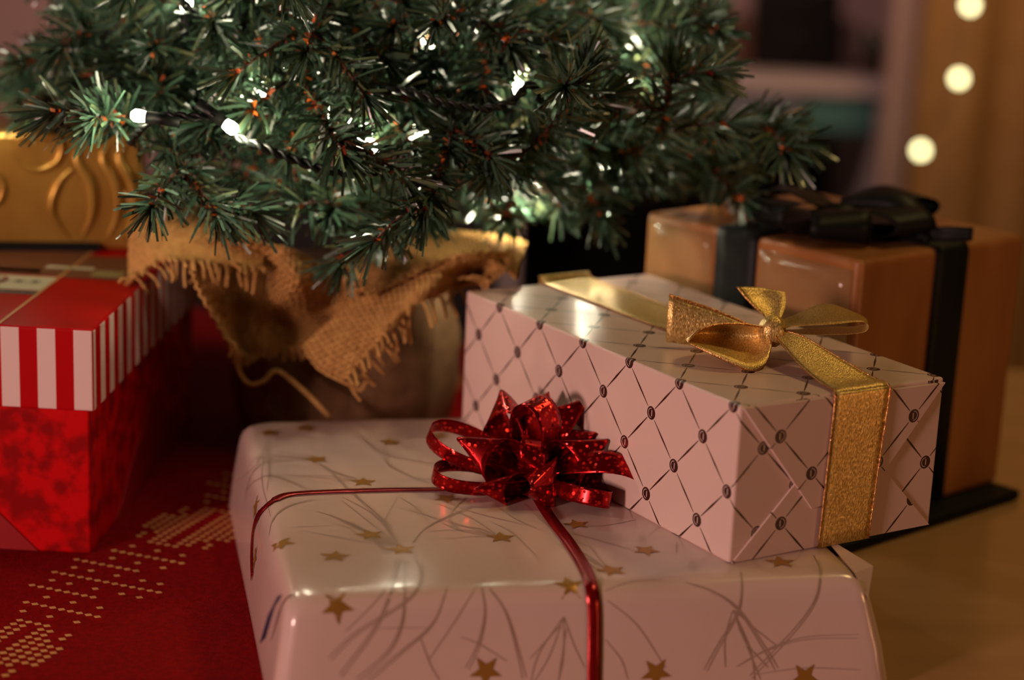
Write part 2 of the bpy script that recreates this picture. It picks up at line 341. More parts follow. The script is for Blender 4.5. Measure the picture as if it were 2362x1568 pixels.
knot = mesh('bow', Vs, [[i * 14 + j, i * 14 + (j + 1) % 14, (i + 1) * 14 + (j + 1) % 14, (i + 1) * 14 + j] for i in range(8) for j in range(14)], m_gold, dg)
knot['label'] = 'gold bow with two loops and short tails'
kx, ky, kz = KN
# left loop (open towards the viewer), right loop, tails
def gl(name, G, m=m_gold): o = ribbon(name, G, m, knot); return o
up = np.array([0, 0, 1.])
top_ = cr([at(1587, 787, ky - .016), at(1612, 762, ky - .013), at(1655, 748, ky - .008), at(1705, 747, ky - .004), at(1745, 752, ky - .002), at(1772, 758, ky - .001), KN + [0, 0, .003]], 34)
lip_ = cr([at(1588, 790, ky - .018), at(1640, 813, ky - .024), at(1698, 838, ky - .027), at(1736, 852, ky - .026), at(1766, 836, ky - .018), at(1779, 795, ky - .008), KN + [0, 0, -.004]], 34)
G = []
for i in range(34):
    row = []
    for j in range(11):
        f = j / 10; p = top_[i] * (1 - f) + lip_[i] * f; p = p + np.array([-.002, .022, -.002]) * math.sin(PI * f) * math.sin(PI * min(1, (i + 2) / 34) ** .8)
        row.append(p)
    for q in (.25, .6, 1.): row.append(lip_[i] + np.array([-.0004 * q, .009 * q * q + .001 * q, -.0035 * q]) * math.sin(PI * (i + 1) / 36))
    G.append(row)
G = np.array(G); gl('bow_loop', G); e = MB().tube(G[:, 0], .0005, 5).build('wired_edge', m_goldedge, knot); e = MB().tube(G[:, 11], .0005, 5).build('wired_edge', m_goldedge, knot)
Rt = [KN, at(1840, 752, ky - .004), at(1920, 748, ky - .006), at(1985, 742, ky - .004), at(2004, 752, ky), at(1985, 768, ky + .002), at(1900, 772, ky + .002), at(1830, 770, ky), KN + [0, 0, -.002]]
Rb = [KN + [0, .004, .003], at(1830, 728, ky + .018), at(1900, 700, ky + .024), at(1965, 718, ky + .026), at(2000, 738, ky + .024), at(1980, 752, ky + .02), at(1900, 755, ky + .014), at(1830, 760, ky + .008), KN + [0, .003, 0]]
G = rails(Rt, Rb, 40, 9); gl('bow_loop', G, m_goldsheer)
G = rails([KN, at(1765, 730, ky + .012), at(1728, 695, ky + .02), at(1700, 661, ky + .024)], [KN + [0, .002, .001], at(1800, 735, ky + .012), at(1812, 705, ky + .02), at(1812, 674, ky + .026)], 20, 7, (0, .004, 0)); gl('bow_tail', G)
e = MB().tube(G[:, 0], .0005, 5).build('wired_edge', m_goldedge, knot)
G = rails([KN, at(1745, 755, ky + .012), at(1650, 715, ky + .016), at(1543, 679, ky + .016)], [KN + [0, 0, -.003], at(1740, 790, ky + .012), at(1640, 800, ky + .014), at(1535, 788, ky + .014)], 24, 7, (0, -.002, .001)); gl('bow_tail', G)
e = MB().tube(G[:, 0], .0005, 5).build('wired_edge', m_goldedge, knot)

# ---- gift with stars and lines: a soft padded parcel
SF = np.array([-.0845, .6885, .0007]); su, sv, sk = rot(.2225); SW, SD, SH = .2455, .246, .05
sg = thing('star_gift', tuple(SF + su * SW / 2 + sv * SD / 2), 'glossy pink white gift printed with gold stars and thin lines, tied with red ribbon', 'gift')
m_star = mat('star_paper', (.64, .45, .40), .2, bump=.34, bscale=19, bdetail=4, spec=.5, coat=.25)
m_star.node_tree.nodes['Principled BSDF'].inputs['Coat Roughness'].default_value = .1
rings = [(-.0055, 0), (-.0055, .004), (-.004, .02), (-.0015, .038), (-.0006, .043), (.0008, .0462), (.003, .0487), (.006, .0498), (.012, .0502)]
CP = 8; V = []; M_ = 26
def rrect(ins, z, k):
    out = []; a, b, rc_ = SW - 2 * ins, SD - 2 * ins, .007 + max(0, ins) * .6
    for (cx, cy, a0) in ((a - rc_, b - rc_, 0), (rc_, b - rc_, PI / 2), (rc_, rc_, PI), (a - rc_, rc_, 1.5 * PI)):
        for i in range(CP): t_ = a0 + PI / 2 * i / (CP - 1); out.append((ins + cx + rc_ * math.cos(t_), ins + cy + rc_ * math.sin(t_)))
    full = []
    for i in range(len(out)):
        p, q = np.array(out[i]), np.array(out[(i + 1) % len(out)])
        nseg = M_ if np.linalg.norm(q - p) > .05 else 1
        for j in range(nseg): full.append(p + (q - p) * j / nseg)
    return [SF + su * p[0] + sv * p[1] + sk * z for p in full]
RR = [rrect(i, z, 0) for i, z in rings]; nr = len(RR[0]); V = [p for r_ in RR for p in r_]
rs = np.random.default_rng(3)
V = np.array(V)
for lv in range(2, 7):                                    # soft dents of the padded sides
    for j in range(nr):
        i = lv * nr + j; s_ = j / nr * 2 * PI
        V[i] += sk * (.0005 * math.sin(7 * s_ + lv)) + (V[i] - (SF + su * SW / 2 + sv * SD / 2)) * .004 * math.sin(9 * s_ + 1.3)
F = [[i * nr + j, i * nr + (j + 1) % nr, (i + 1) * nr + (j + 1) % nr, (i + 1) * nr + j] for i in range(len(rings) - 1) for j in range(nr)]
F += [list(range(nr))[::-1], list(range((len(rings) - 1) * nr, len(rings) * nr))]
for i in range(len(V)):
    lx = (V[i] - SF) @ su; V[i] = V[i] + su * .007 * max(0, lx / SW - .8) / .2 * max(0, 1 - (V[i][2] - .0007) / .046)
V = V.tolist()
mesh('wrapping_paper', V, F, m_star, sg)
bvh = BVHTree.FromPolygons([Vector(v) for v in V], F)
def hit(px, py, off=.00025):
    d = ray(px, py); h = bvh.ray_cast(Vector(CO), Vector(d).normalized())
    return (np.array(h[0]) + np.array(h[1]) * off, np.array(h[1])) if h[0] else (None, None)
m_sgold = mat('printed_gold', (.40, .19, .035), .35, .4)
m_line = mat('printed_line', (.40, .265, .215), .4)
def put_star(px, py, R, ang):
    c, n = hit(px, py)
    if c is None: return
    x = np.cross(n, [0, 0, 1.]) if abs(n[2]) < .9 else np.array(su); x = x - n * (x @ n); x /= np.linalg.norm(x); y = np.cross(n, x)
    P = []
    for ring_ in (0, .5, 1):
        for i in range(10):
            r = R * (1 if i % 2 == 0 else .42) * ring_; t_ = ang + PI * i / 5; p = c + (x * math.cos(t_) + y * math.sin(t_)) * r
            h = bvh.ray_cast(Vector(p + n * .01), Vector(-n)); P.append(np.array(h[0]) + np.array(h[1]) * .0003 if h[0] else p)
    F_ = [[10 + i, 10 + (i + 1) % 10, 0] for i in range(10)] + [[10 + i, 20 + i, 20 + (i + 1) % 10, 10 + (i + 1) % 10] for i in range(10)]
    mesh('printed_star', P, F_, m_sgold, sg)
for px, py, R, an in ((622, 998, 6.5, .3), (705, 988, 6.5, 1.2), (730, 1060, 6.7, .6), (838, 1112, 6.7, .2), (852, 1234, 7, .5), (647, 1254, 7, .9), (772, 1284, 7, .1), (925, 1268, 7, .4), (1155, 1240, 7, .2),
                      (1410, 1316, 7, .5), (1800, 1297, 7, .2), (590, 1170, 6.5, .3), (589, 1285, 6.5, .8), (778, 1398, 7, PI / 2 + .06), (1312, 1350, 7, PI / 2), (1990, 1322, 6.8, .3), (1120, 1547, 7, PI / 2 - .05),
                      (1512, 1551, 7, PI / 2 + .04), (1855, 1562, 7, PI / 2), (1030, 1150, 6.5, .9), (900, 1020, 6.5, .3), (1330, 1210, 6.5, .4), (1010, 1005, 6.5, .8), (1490, 1270, 6.5, .9)):
    put_star(px, py, R * .001, an)
def c6(L): return [(540 + x / 2.497, 940 + y / 2.497) for x, y in L]
def c7(L): return [(1200 + x / 2.7465, 1140 + y / 2.7465) for x, y in L]
curves = [c6(L) for L in ([(1340, 515), (1250, 600), (1240, 660), (1300, 720)], [(945, 780), (850, 640), (690, 500)], [(900, 720), (780, 600), (610, 510)], [(1150, 700), (1050, 580), (930, 500)], [(1030, 780), (1100, 700), (1240, 630), (1400, 570)],
          [(200, 740), (230, 640), (320, 570), (480, 530)], [(70, 540), (90, 450), (200, 395), (320, 430), (450, 490)], [(720, 80), (740, 170), (860, 270), (1150, 330)], [(870, 170), (870, 260), (900, 340), (1150, 460)], [(330, 690), (550, 680)],
          [(960, 870), (930, 960), (820, 1240), (600, 1540)], [(980, 860), (980, 1060), (960, 1240), (880, 1400), (700, 1560)], [(1030, 860), (1080, 960), (1000, 1100), (700, 1290), (540, 1440)], [(940, 860), (860, 1060), (640, 1290)],
          [(1440, 1000), (1560, 1180), (1630, 1420), (1660, 1560)], [(1420, 1000), (1440, 1180), (1400, 1360), (1330, 1500)], [(1230, 1030), (1140, 1240), (960, 1400), (760, 1560)], [(1300, 1320), (1410, 1360), (1570, 1460)],
          [(820, 1270), (1120, 1265)], [(1070, 1320), (1130, 1480), (1180, 1568)], [(1400, 1020), (1270, 1230), (1120, 1450)], [(250, 270), (500, 330), (640, 460), (900, 700)], [(480, 600), (600, 640), (760, 720), (880, 850)],
          [(60, 400), (110, 300), (260, 270)], [(420, 170), (440, 230), (560, 330)], [(1500, 560), (1620, 640), (1748, 700)], [(1160, 520), (1400, 610), (1740, 690)], [(1480, 660), (1600, 720), (1748, 860)], [(560, 90), (760, 200), (960, 280)], [(60, 560), (75, 460), (130, 350), (240, 300)])]
curves += [c7(L) for L in ([(540, 610), (700, 555), (900, 540)], [(550, 670), (740, 830), (920, 1100)], [(1040, 555), (1220, 620), (1380, 740), (1550, 1000), (1610, 1110)], [(1395, 490), (1400, 600), (1370, 750), (1250, 950), (1160, 1110)],
          [(1860, 390), (1895, 480), (1870, 650), (1750, 830), (1450, 1150)], [(1370, 1090), (1560, 990), (1800, 920), (2140, 910)], [(1370, 780), (1450, 1000), (1520, 1170)], [(1480, 1140), (1800, 1100), (2150, 1110)], [(250, 830), (60, 1040)],
          [(290, 850), (240, 1170)], [(280, 200), (520, 200), (740, 160)], [(230, 220), (450, 280), (700, 350)], [(20, 60), (180, 200), (420, 330)], [(990, 300), (990, 380)], [(540, 920), (640, 1050), (680, 1170)])]
rp = np.random.default_rng(11)
for (hx, hy), n_, a0, a1, l0, l1 in (((925, 1262), 7, 195, 250, 150, 330), ((730, 1060), 6, 170, 230, 60, 150), ((1155, 1240), 6, 185, 240, 120, 300), ((840, 1110), 5, 180, 225, 100, 220), ((1040, 1010), 5, 160, 215, 120, 300), 
                                     ((1300, 1420), 4, 70, 130, 120, 240), ((1690, 1405), 4, 30, 110, 120, 220), ((1410, 1320), 4, 190, 240, 90, 200), ((620, 1010), 4, 80, 120, 90, 190)):
    for q in range(n_):
        an = math.radians(a0 + (a1 - a0) * (q + rp.uniform(.1, .9)) / n_); l_ = rp.uniform(l0, l1); sq = .45 if hy < 1300 and a0 > 130 else 1.; bend = rp.uniform(-.35, .35)
        curves.append([(hx + math.cos(an + bend * f_ * f_) * l_ * f_, hy + math.sin(an + bend * f_ * f_) * l_ * f_ * sq) for f_ in (.02, .5, 1.)])
lm = MB()
for L in curves:
    P = cr([(a, b, 0) for a, b in L], 40); pts = [hit(p[0], p[1], .0002) for p in P]
    for i in range(len(pts) - 1):
        (a, na), (b, nb) = pts[i], pts[i + 1]
        if a is None or b is None or np.linalg.norm(b - a) > .02: continue
        for off in (0, .0016) if len(L) > 3 else (0,):
            d = b - a; L_ = np.linalg.norm(d) + 1e-9; s_ = np.cross(na, d) / L_; s2 = np.cross(nb, d) / L_; o = s_ * off * (i / 39); o2 = s2 * off * ((i + 1) / 39); wv = .00013 + .00012 * math.sin(PI * i / 39)
            lm.add([a - s_ * wv + o, a + s_ * wv + o, b + s2 * wv + o2, b - s2 * wv + o2], [[0, 3, 2, 1]])
o = lm.build('printed_lines', m_line, sg); o['kind'] = 'stuff'
# torn paper edge on the left, pointed fold on the right front corner
m_navy = mat('dark_fold_gap', (.03, .02, .06), .5)
def S(a, b, z): return SF + su * a + sv * b + sk * z
mesh('folded_corner', [S(.2405, .004, .0500), S(.2515, .010, .0505), S(.2435, .050, .0503), S(.2455, -.001, .040), S(.2450, .006, .0465)], [[0, 1, 2], [0, 3, 1], [1, 3, 4], [1, 4, 2]], m_star, sg, False)
FL = [at(658, 1370, .694), at(640, 1395, .697), at(618, 1470, .707), at(606, 1482, .709), at(624, 1420, .703), at(648, 1372, .697)]
FLp = [p + np.array([-.0012, -.001, 0]) for p in FL]
mesh('paper_gap', FLp + [p + np.array([.0004, .0004, 0]) for p in FLp], [[0, 1, 2, 3, 4, 5], [11, 10, 9, 8, 7, 6]] + [[i, 6 + i, 6 + (i + 1) % 6, (i + 1) % 6] for i in range(6)], m_navy, sg, False)
# red ribbon
def red_mat():
    m = mat('holographic_red_foil', (.50, .003, .006), .22, .82, spec=.6); t = m.node_tree; b = t.nodes['Principled BSDF']
    tc = N(t, 'ShaderNodeTexCoord'); v = N(t, 'ShaderNodeTexVoronoi'); v.inputs['Scale'].default_value = 420; t.links.new(tc.outputs['Object'], v.inputs['Vector'])
    r = N(t, 'ShaderNodeValToRGB'); r.color_ramp.elements[0].position = .28; r.color_ramp.elements[0].color = (.95, .03, .02, 1); r.color_ramp.elements[1].position = .42; r.color_ramp.elements[1].color = (.33, .002, .005, 1)
    t.links.new(v.outputs['Distance'], r.inputs[0]); t.links.new(r.outputs[0], b.inputs['Base Color'])
    # every foil dot tilts its own way
    sb = N(t, 'ShaderNodeVectorMath', operation='SUBTRACT'); t.links.new(v.outputs['Color'], sb.inputs[0]); sb.inputs[1].default_value = (.5, .5, .5)
    sc = N(t, 'ShaderNodeVectorMath', operation='SCALE'); t.links.new(sb.outputs[0], sc.inputs[0]); t.links.new(mth(t, 'MULTIPLY', mth(t, 'LESS_THAN', v.outputs['Distance'], .36), 1.1), sc.inputs['Scale'])
    g = N(t, 'ShaderNodeNewGeometry'); ad = N(t, 'ShaderNodeVectorMath', operation='ADD'); t.links.new(g.outputs['Normal'], ad.inputs[0]); t.links.new(sc.outputs[0], ad.inputs[1])
    nm = N(t, 'ShaderNodeVectorMath', operation='NORMALIZE'); t.links.new(ad.outputs[0], nm.inputs[0]); t.links.new(nm.outputs[0], b.inputs['Normal']); return m
m_red = red_mat()
m_redrib = mat('red_foil_ribbon', (.30, .003, .006), .25, .55, col2=(.22, .002, .004), nscale=300)
def onpath(pxs, wd, n=60):
    P = cr([(a, b, 0) for a, b in pxs], n); c = []
    for p in P:
        q, nn = hit(p[0], p[1], .0007)
        if q is not None: c.append((q, nn))
    G = []
    for i, (q, nn) in enumerate(c):
        d = c[min(i + 1, len(c) - 1)][0] - c[max(i - 1, 0)][0]; s_ = np.cross(nn, d); s_ /= np.linalg.norm(s_); G.append([q - s_ * wd / 2, q, q + s_ * wd / 2])
    return np.array(G)
ribbon('ribbon', onpath([(1240, 1132), (1040, 1131), (860, 1133), (690, 1140), (640, 1152), (605, 1180), (588, 1215), (583, 1270), (584, 1330)], .0048), m_redrib, sg, .0002)
ribbon('ribbon', onpath([(1228, 1130), (1268, 1195), (1310, 1250), (1345, 1305), (1362, 1345), (1369, 1400), (1370, 1470), (1369, 1568), (1368, 1600)], .0058), m_redrib, sg, .0002)
# red star bow
bc = hit(1236, 1128, 0)[0]
bow = MB().lathe([(.0075, 0), (.0075, .0015), (.006, .002)], bc, 20).build('bow', m_redrib, sg); bow['label'] = 'red holographic star bow of pointed loops'
def bl(az, el, L, h, wd=.0125, tw=1.0, cone=.75, z=.003, roll=0):
    az, el = math.radians(az), math.radians(el); d = np.array([math.cos(az) * math.cos(el), math.sin(az) * math.cos(el), math.sin(el)])
    up_ = np.array([-math.cos(az) * math.sin(el), -math.sin(az) * math.sin(el), math.cos(el)]); sd = np.cross(d, up_)
    up_ = up_ * math.cos(roll) + sd * math.sin(roll)
    ribbon('bow_loop', loopgrid(bc + np.array([0, 0, z]), d, up_, L, h, wd, tw, cone=cone), m_red, bow, .0002)
for args in ((174, 20, .055, .013, .0078, .0, .0, .006, 1.25), (194, 6, .050, .011, .0075, .0, 0, .004, 1.3), (232, 8, .040, .006, .0150, .9), (276, 16, .034, .0095, .0175, .75), (318, 3, .044, .010, .0078, .0, .0, .004, 1.3),
             (338, 9, .052, .012, .0120, .3, 0, .008, .75), (20, 22, .044, .007, .0125, .9), (60, 30, .04, .007, .0125, .9), (110, 30, .04, .007, .0125, .9), (150, 24, .042, .007, .0125, .9),
             (203, 28, .042, .009, .0175, .95, .7, .006), (262, 52, .022, .009, .0145, .5, .3, .008), (335, 34, .038, .009, .0175, -.95, -.7, .006), (42, 50, .047, .008, .0165, .95, .7, .006), (142, 50, .044, .010, .0185, .7, .6, .006),
             (95, 62, .040, .008, .0145, .6, .5, .006), (250, 80, .040, .011, .0145, .0, 0, .006, 1.2), (10, 36, .038, .008, .0145, .95, .7, .006)):
    bl(*args)

# ---- kraft gift on a flat black band
KO = np.array([.1731, .9218, .006]); ku, kv, kk = rot(.7253); KA, KB, KH = .1427, .1521, .1435
m_kraft = mat('kraft_paper', (.27, .088, .020), .34, col2=(.42, .17, .055), nscale=22, stretch=(1, 1, .25), bump=.12, bscale=40, spec=.45, ndetail=5)
bd = MB().box(KO - ku * .02 - kv * .0160 - kk * .0055, ku * (KA + .019), kv * (KB + .025), kk * .0055).build('black_band', m_black, None, False)  # thin black box under the gift, reaching out past its front
tag(bevel(bd, .001), 'flat black band under the kraft gift, reaching out in front', 'board')
kg = thing('kraft_gift', tuple(KO + ku * KA / 2 + kv * KB / 2), 'tall brown kraft paper gift with black ribbon and bow, behind the lattice gift', 'gift')
bevel(MB().box(KO, ku * KA, kv * KB, kk * KH).build('wrapping_paper', m_kraft, kg, False), .0035, 3)
m_satin = mat('black_satin', (.006, .006, .006), .5, spec=.16, bump=.08, bscale=300)
def K(a, b, z): return KO + ku * a + kv * b + kk * z
G = np.array([[K(a, b, z) for a in np.linspace(.062, .0905, 5)] for b, z in ((-.0006, 0), (-.0006, .07), (-.0008, KH - .003), (.001, KH + .0008), (.06, KH + .001), (.09, KH + .001), (KB - .001, KH + .0008), (KB + .0008, KH - .003), (KB + .0006, 0))])
ribbon('ribbon', G, m_satin, kg, .0004)
G = np.array([[K(a, b, z) for b in np.linspace(.068, .0975, 5)] for a, z in ((-.0006, 0), (-.0006, .07), (-.0008, KH - .003), (.001, KH + .0015), (.06, KH + .0018), (.09, KH + .0018), (KA - .001, KH + .001), (KA + .0008, KH - .003), (KA + .0006, 0))])
ribbon('ribbon', G, m_satin, kg, .0004)
m_cello = mat('clear_tape', (.5, .3, .14), .12, spec=.8, alpha=.3, bump=.3, bscale=60)
for b0, b1, z0, z1 in ((.004, .066, .083, .138), (.1, .148, .098, .14)):
    ribbon('tape', np.array([[K(-.0010, b, z) for b in np.linspace(b0, b1, 6)] for z in np.linspace(z0, z1, 6)]), m_cello, kg, .0002)
kc = K(.050, .056, KH + .0015)
kb = MB().lathe([(.004, -.002), (.011, .003), (.012, .009), (.008, .014), (.002, .015)], kc, 14).build('bow', m_satin, kg); kb['label'] = 'black satin bow'
for az, el, L, h, wd, tw in ((262, 0, .048, .009, .032, .3), (318, 2, .050, .008, .028, -.3), (205, 3, .050, .008, .028, .2), (25, 6, .055, .009, .028, .2), (140, 5, .05, .008, .028, .3)):
    az, el = math.radians(az), math.radians(el); d = np.array([math.cos(az) * math.cos(el), math.sin(az) * math.cos(el), math.sin(el)])
    ribbon('bow_loop', loopgrid(kc + [0, 0, .008], d, up, L, h, wd, tw, cone=.2), m_satin, kb, .0004)
kY = kc[1]
G = rails([kc + [0, 0, .012], at(2052, 480, kY - .01), at(2100, 520, kY - .02), at(2135, 560, kY - .03)], [kc + [0, 0, .014], at(2085, 450, kY), at(2150, 505, kY - .008), at(2175, 545, kY - .014)], 20, 5, (0, 0, .004)); ribbon('bow_tail', G, m_satin, kb, .0004)
G = rails([kc + [0, 0, .006], at(2120, 525, kY - .02), at(2180, 522, kY - .03), at(2246, 524, kY - .035)], [kc, at(2110, 550, kY - .02), at(2180, 556, kY - .03), at(2243, 556, kY - .035)], 20, 5); ribbon('bow_tail', G, m_satin, kb, .0004)

# ---- red lidded gift with stripes
LO = np.array([-.1985, .8544, .0007]); lu, lv_, lk = rot(-.0336); LH, LL = .1134, .0406
rg = thing('striped_lid_gift', tuple(LO - lu * .14 + lv_ * .14), 'red gift box with red and white striped lid at the left edge', 'gift')
m_mott = mat('mottled_red_paper', (.56, .001, .003), .5, col2=(.26, .001, .002), nscale=95, ndetail=6, contrast=(.44, .6), spec=.08)
m_redflat = mat('plain_red_paper', (.30, .003, .006), .5, spec=.3)
LWd, LDp = .30, .24
def Lp(a, b, z): return LO - lu * a + lv_ * b + lk * z                        # a runs to the left of the front right corner
bevel(MB().box(Lp(LWd, .002, 0), lu * (LWd - .002), lv_ * (LDp - .004), lk * (LH - .002)).build('body', m_mott, rg, False), .001)
fp = [(.028, .0005), (.062, .034), (.2, .034), (.235, .0005)]
mesh('folded_flap', [Lp(a, .0012, z) for a, z in fp] + [Lp(a, .0021, z) for a, z in fp], [[0, 1, 2, 3], [7, 6, 5, 4]] + [[i, 4 + i, 4 + (i + 1) % 4, (i + 1) % 4] for i in range(4)], m_redflat, rg, False)
fp = [(.05, .0005), (.13, .045), (.21, .0005)]
mesh('folded_flap', [LO + lu * -.0011 + lv_ * b + lk * z for b, z in fp] + [LO + lu * -.0022 + lv_ * b + lk * z for b, z in fp], [[0, 1, 2], [5, 4, 3]] + [[i, 3 + i, 3 + (i + 1) % 3, (i + 1) % 3] for i in range(3)], m_redflat, rg, False)
m_str = mat('striped_lid_paper', (.44, .001, .003), .45, spec=.06); t = m_str.node_tree
uvn = N(t, 'ShaderNodeUVMap'); sp = N(t, 'ShaderNodeSeparateXYZ'); t.links.new(uvn.outputs[0], sp.inputs[0])
fr = mth(t, 'FRACT', mth(t, 'DIVIDE', sp.outputs[0], 17.4)); mk = mth(t, 'LESS_THAN', fr, .5); mk = mth(t, 'MULTIPLY', mk, sp.outputs[1])
mx = N(t, 'ShaderNodeMix', data_type='RGBA'); mx.inputs['A'].default_value = (.44, .001, .003, 1); mx.inputs['B'].default_value = (.74, .56, .52, 1)
t.links.new(mk, mx.inputs['Factor']); t.links.new(mx.outputs['Result'], t.nodes['Principled BSDF'].inputs['Base Color'])
def luv(tg, x, y, z):
    if tg == 'end': return ((LWd + .001 - x) * 1000 - .8, 1)
    if tg == 'right': return (y * 1000 - 13.0, 1)
    return (x * 1000, 0)
lid = uvbox('lid', Lp(LWd, 0, LH - LL), lu, lv_, lk, LWd + .001, LDp, LL, m_str, rg, luv, .0014); lid['label'] = 'red lid with white stripes round its rim'
# patchwork print on the lid (flat print)
zl = LH + .0003
m_cream = mat('cream_print', (.62, .55, .36), .5); m_brownp = mat('brown_print', (.16, .045, .015), .5); m_line2 = mat('tan_print_line', (.60, .30, .10), .5); m_olive = mat('olive_print', (.32, .26, .10), .5); m_ink = mat('grey_print', (.06, .05, .05), .5)
def patch(name, px, m, dz=0):
    P = [atz(a, b, zl + .0007 + dz) for a, b in px]; return mesh(name, P, [list(range(len(P)))], m, lid, False)
pp = lambda a, b, z=0: Lp(a, b, zl + z)
def rectp(a0, a1, b0, b1, m, dz=0, sk_=0): mesh('print_patch', [pp(a0, b0, dz), pp(a0 - sk_, b1, dz), pp(a1 - sk_, b1, dz), pp(a1, b0, dz)], [[0, 1, 2, 3]], m, lid, False)
rectp(.0452, .0436, .001, .17, m_line2, .0001)
rectp(.30, .0455, .072, .104, m_cream); rectp(.30, .0455, .108, .17, m_brownp); rectp(.30, .0455, .063, .070, m_ink); rectp(.10, .058, .112, .121, m_olive); rectp(.0430, .004, .104, .160, m_brownp); rectp(.058, .032, .124, .131, m_cream, .0001); rectp(.03, .014, .110, .124, m_olive, .0001)
for i in range(4):
    a, b = .053 + i * .0085, .090
    for an in range(3):
        d = np.array([math.cos(an * PI / 3), math.sin(an * PI / 3)]) * .0030; n_ = np.array([-d[1], d[0]]) * .16
        mesh('print_flake', [pp(a + d[0] + n_[0], b + d[1] * 1.4 + n_[1], .0002), pp(a + d[0] - n_[0], b + d[1] * 1.4 - n_[1], .0002), pp(a - d[0] - n_[0], b - d[1] * 1.4 - n_[1], .0002), pp(a - d[0] + n_[0], b - d[1] * 1.4 + n_[1], .0002)], [[0, 1, 2, 3]], m_ink, lid, False)
rr_ = [(.0705, .083), (.069, .093), (.073, .099), (.079, .096)]
G = rails([pp(a - .0012, b, .0002) for a, b in rr_], [pp(a + .0012, b, .0002) for a, b in rr_], 14, 2); MB().grid(G).build('print_patch', m_redflat, lid)

# ---- gold gift standing on the lid
GO = atz(214, 577, LH + .001); GO = np.array([GO[0], GO[1], LH + .0008]); gu, gv, gk = rot(.10)
gg = thing('gold_gift', tuple(GO - gu * .1 + gv * .05), 'shiny gold gift embossed with swirls, standing on the striped lid behind', 'gift')
m_gpap = mat('gold_foil_paper', (.50, .29, .055), .32, .6, col2=(.40, .20, .035), nscale=25, bump=.18, bscale=30)
GW, GD, GH = .22, .07, .067
def Gp(a, b, z): return GO - gu * a + gv * b + gk * z
gyaw = math.atan2(.044, .0395)
# front face runs along (.67,.74) direction in plan: turn the box to follow its front edge
gu = np.array([math.cos(.16), math.sin(.16), 0]); gv = np.array([-gu[1], gu[0], 0])
bevel(MB().box(Gp(GW, 0, 0), gu * (GW + .028), gv * GD, gk * GH).build('wrapping_paper', m_gpap, gg, False), .004, 3)
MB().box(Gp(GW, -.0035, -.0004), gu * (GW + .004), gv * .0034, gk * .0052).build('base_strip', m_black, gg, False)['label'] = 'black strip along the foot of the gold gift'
def scroll(pts, r):
    P = cr([Gp(a, -.0002, z) for a, z in pts], 40); rr = r * np.sin(np.linspace(.12, PI - .12, 40)); MB().tube(P, rr, 8).build('embossed_swirl', m_gpap, gg)
for cx, cz, R in ((.028, .060, .017), (.058, .036, .014), (.075, .055, .012)):
    scroll([(cx + R * q * math.cos(t_), max(.004, min(.064, cz - R * q * math.sin(t_)))) for t_, q in zip(np.linspace(0, 2.2 * PI, 14), np.linspace(1, .35, 14))], .0024)
for a in (.004, -.010, -.019): scroll([(a + .002, .006), (a - .004, .022), (a - .003, .038), (a + .004, .052), (a - .001, .062)], .0036)
scroll([(.012, .006), (.022, .022), (.018, .038), (.006, .05)], .0024)

# ================================================================== TREE
TX, TY = -.098, 1.06
tree = thing('christmas_tree', (TX, TY, 0), 'small artificial green christmas tree in a burlap wrapped pot', 'tree')
m_stem = mat('brown_twisted_wire', (.10, .022, .008), .5, col2=(.05, .012, .006), nscale=300)
m_needle = island_ramp(mat('pvc_needles', (.02, .09, .05), .27, spec=.7), [(.024, .045, .026), (.038, .080, .048), (.058, .115, .072), (.10, .115, .045)])
m_flake = island_ramp(mat('bark_shreds', (.4, .08, .01), .5), [(.14, .012, .006), (.75, .17, .015), (.30, .03, .008)])
MB().tube(cr([(TX, TY, .02), (TX + .002, TY, .2), (TX, TY, .58)], 12), np.linspace(.009, .005, 12), 8).build('trunk', m_stem, tree)
m_bdark = mat('burlap_dark_brown', (.20, .10, .04), .9, col2=(.14, .065, .025), nscale=120, bump=.6, bscale=500)  # dark brown burlap of the pot
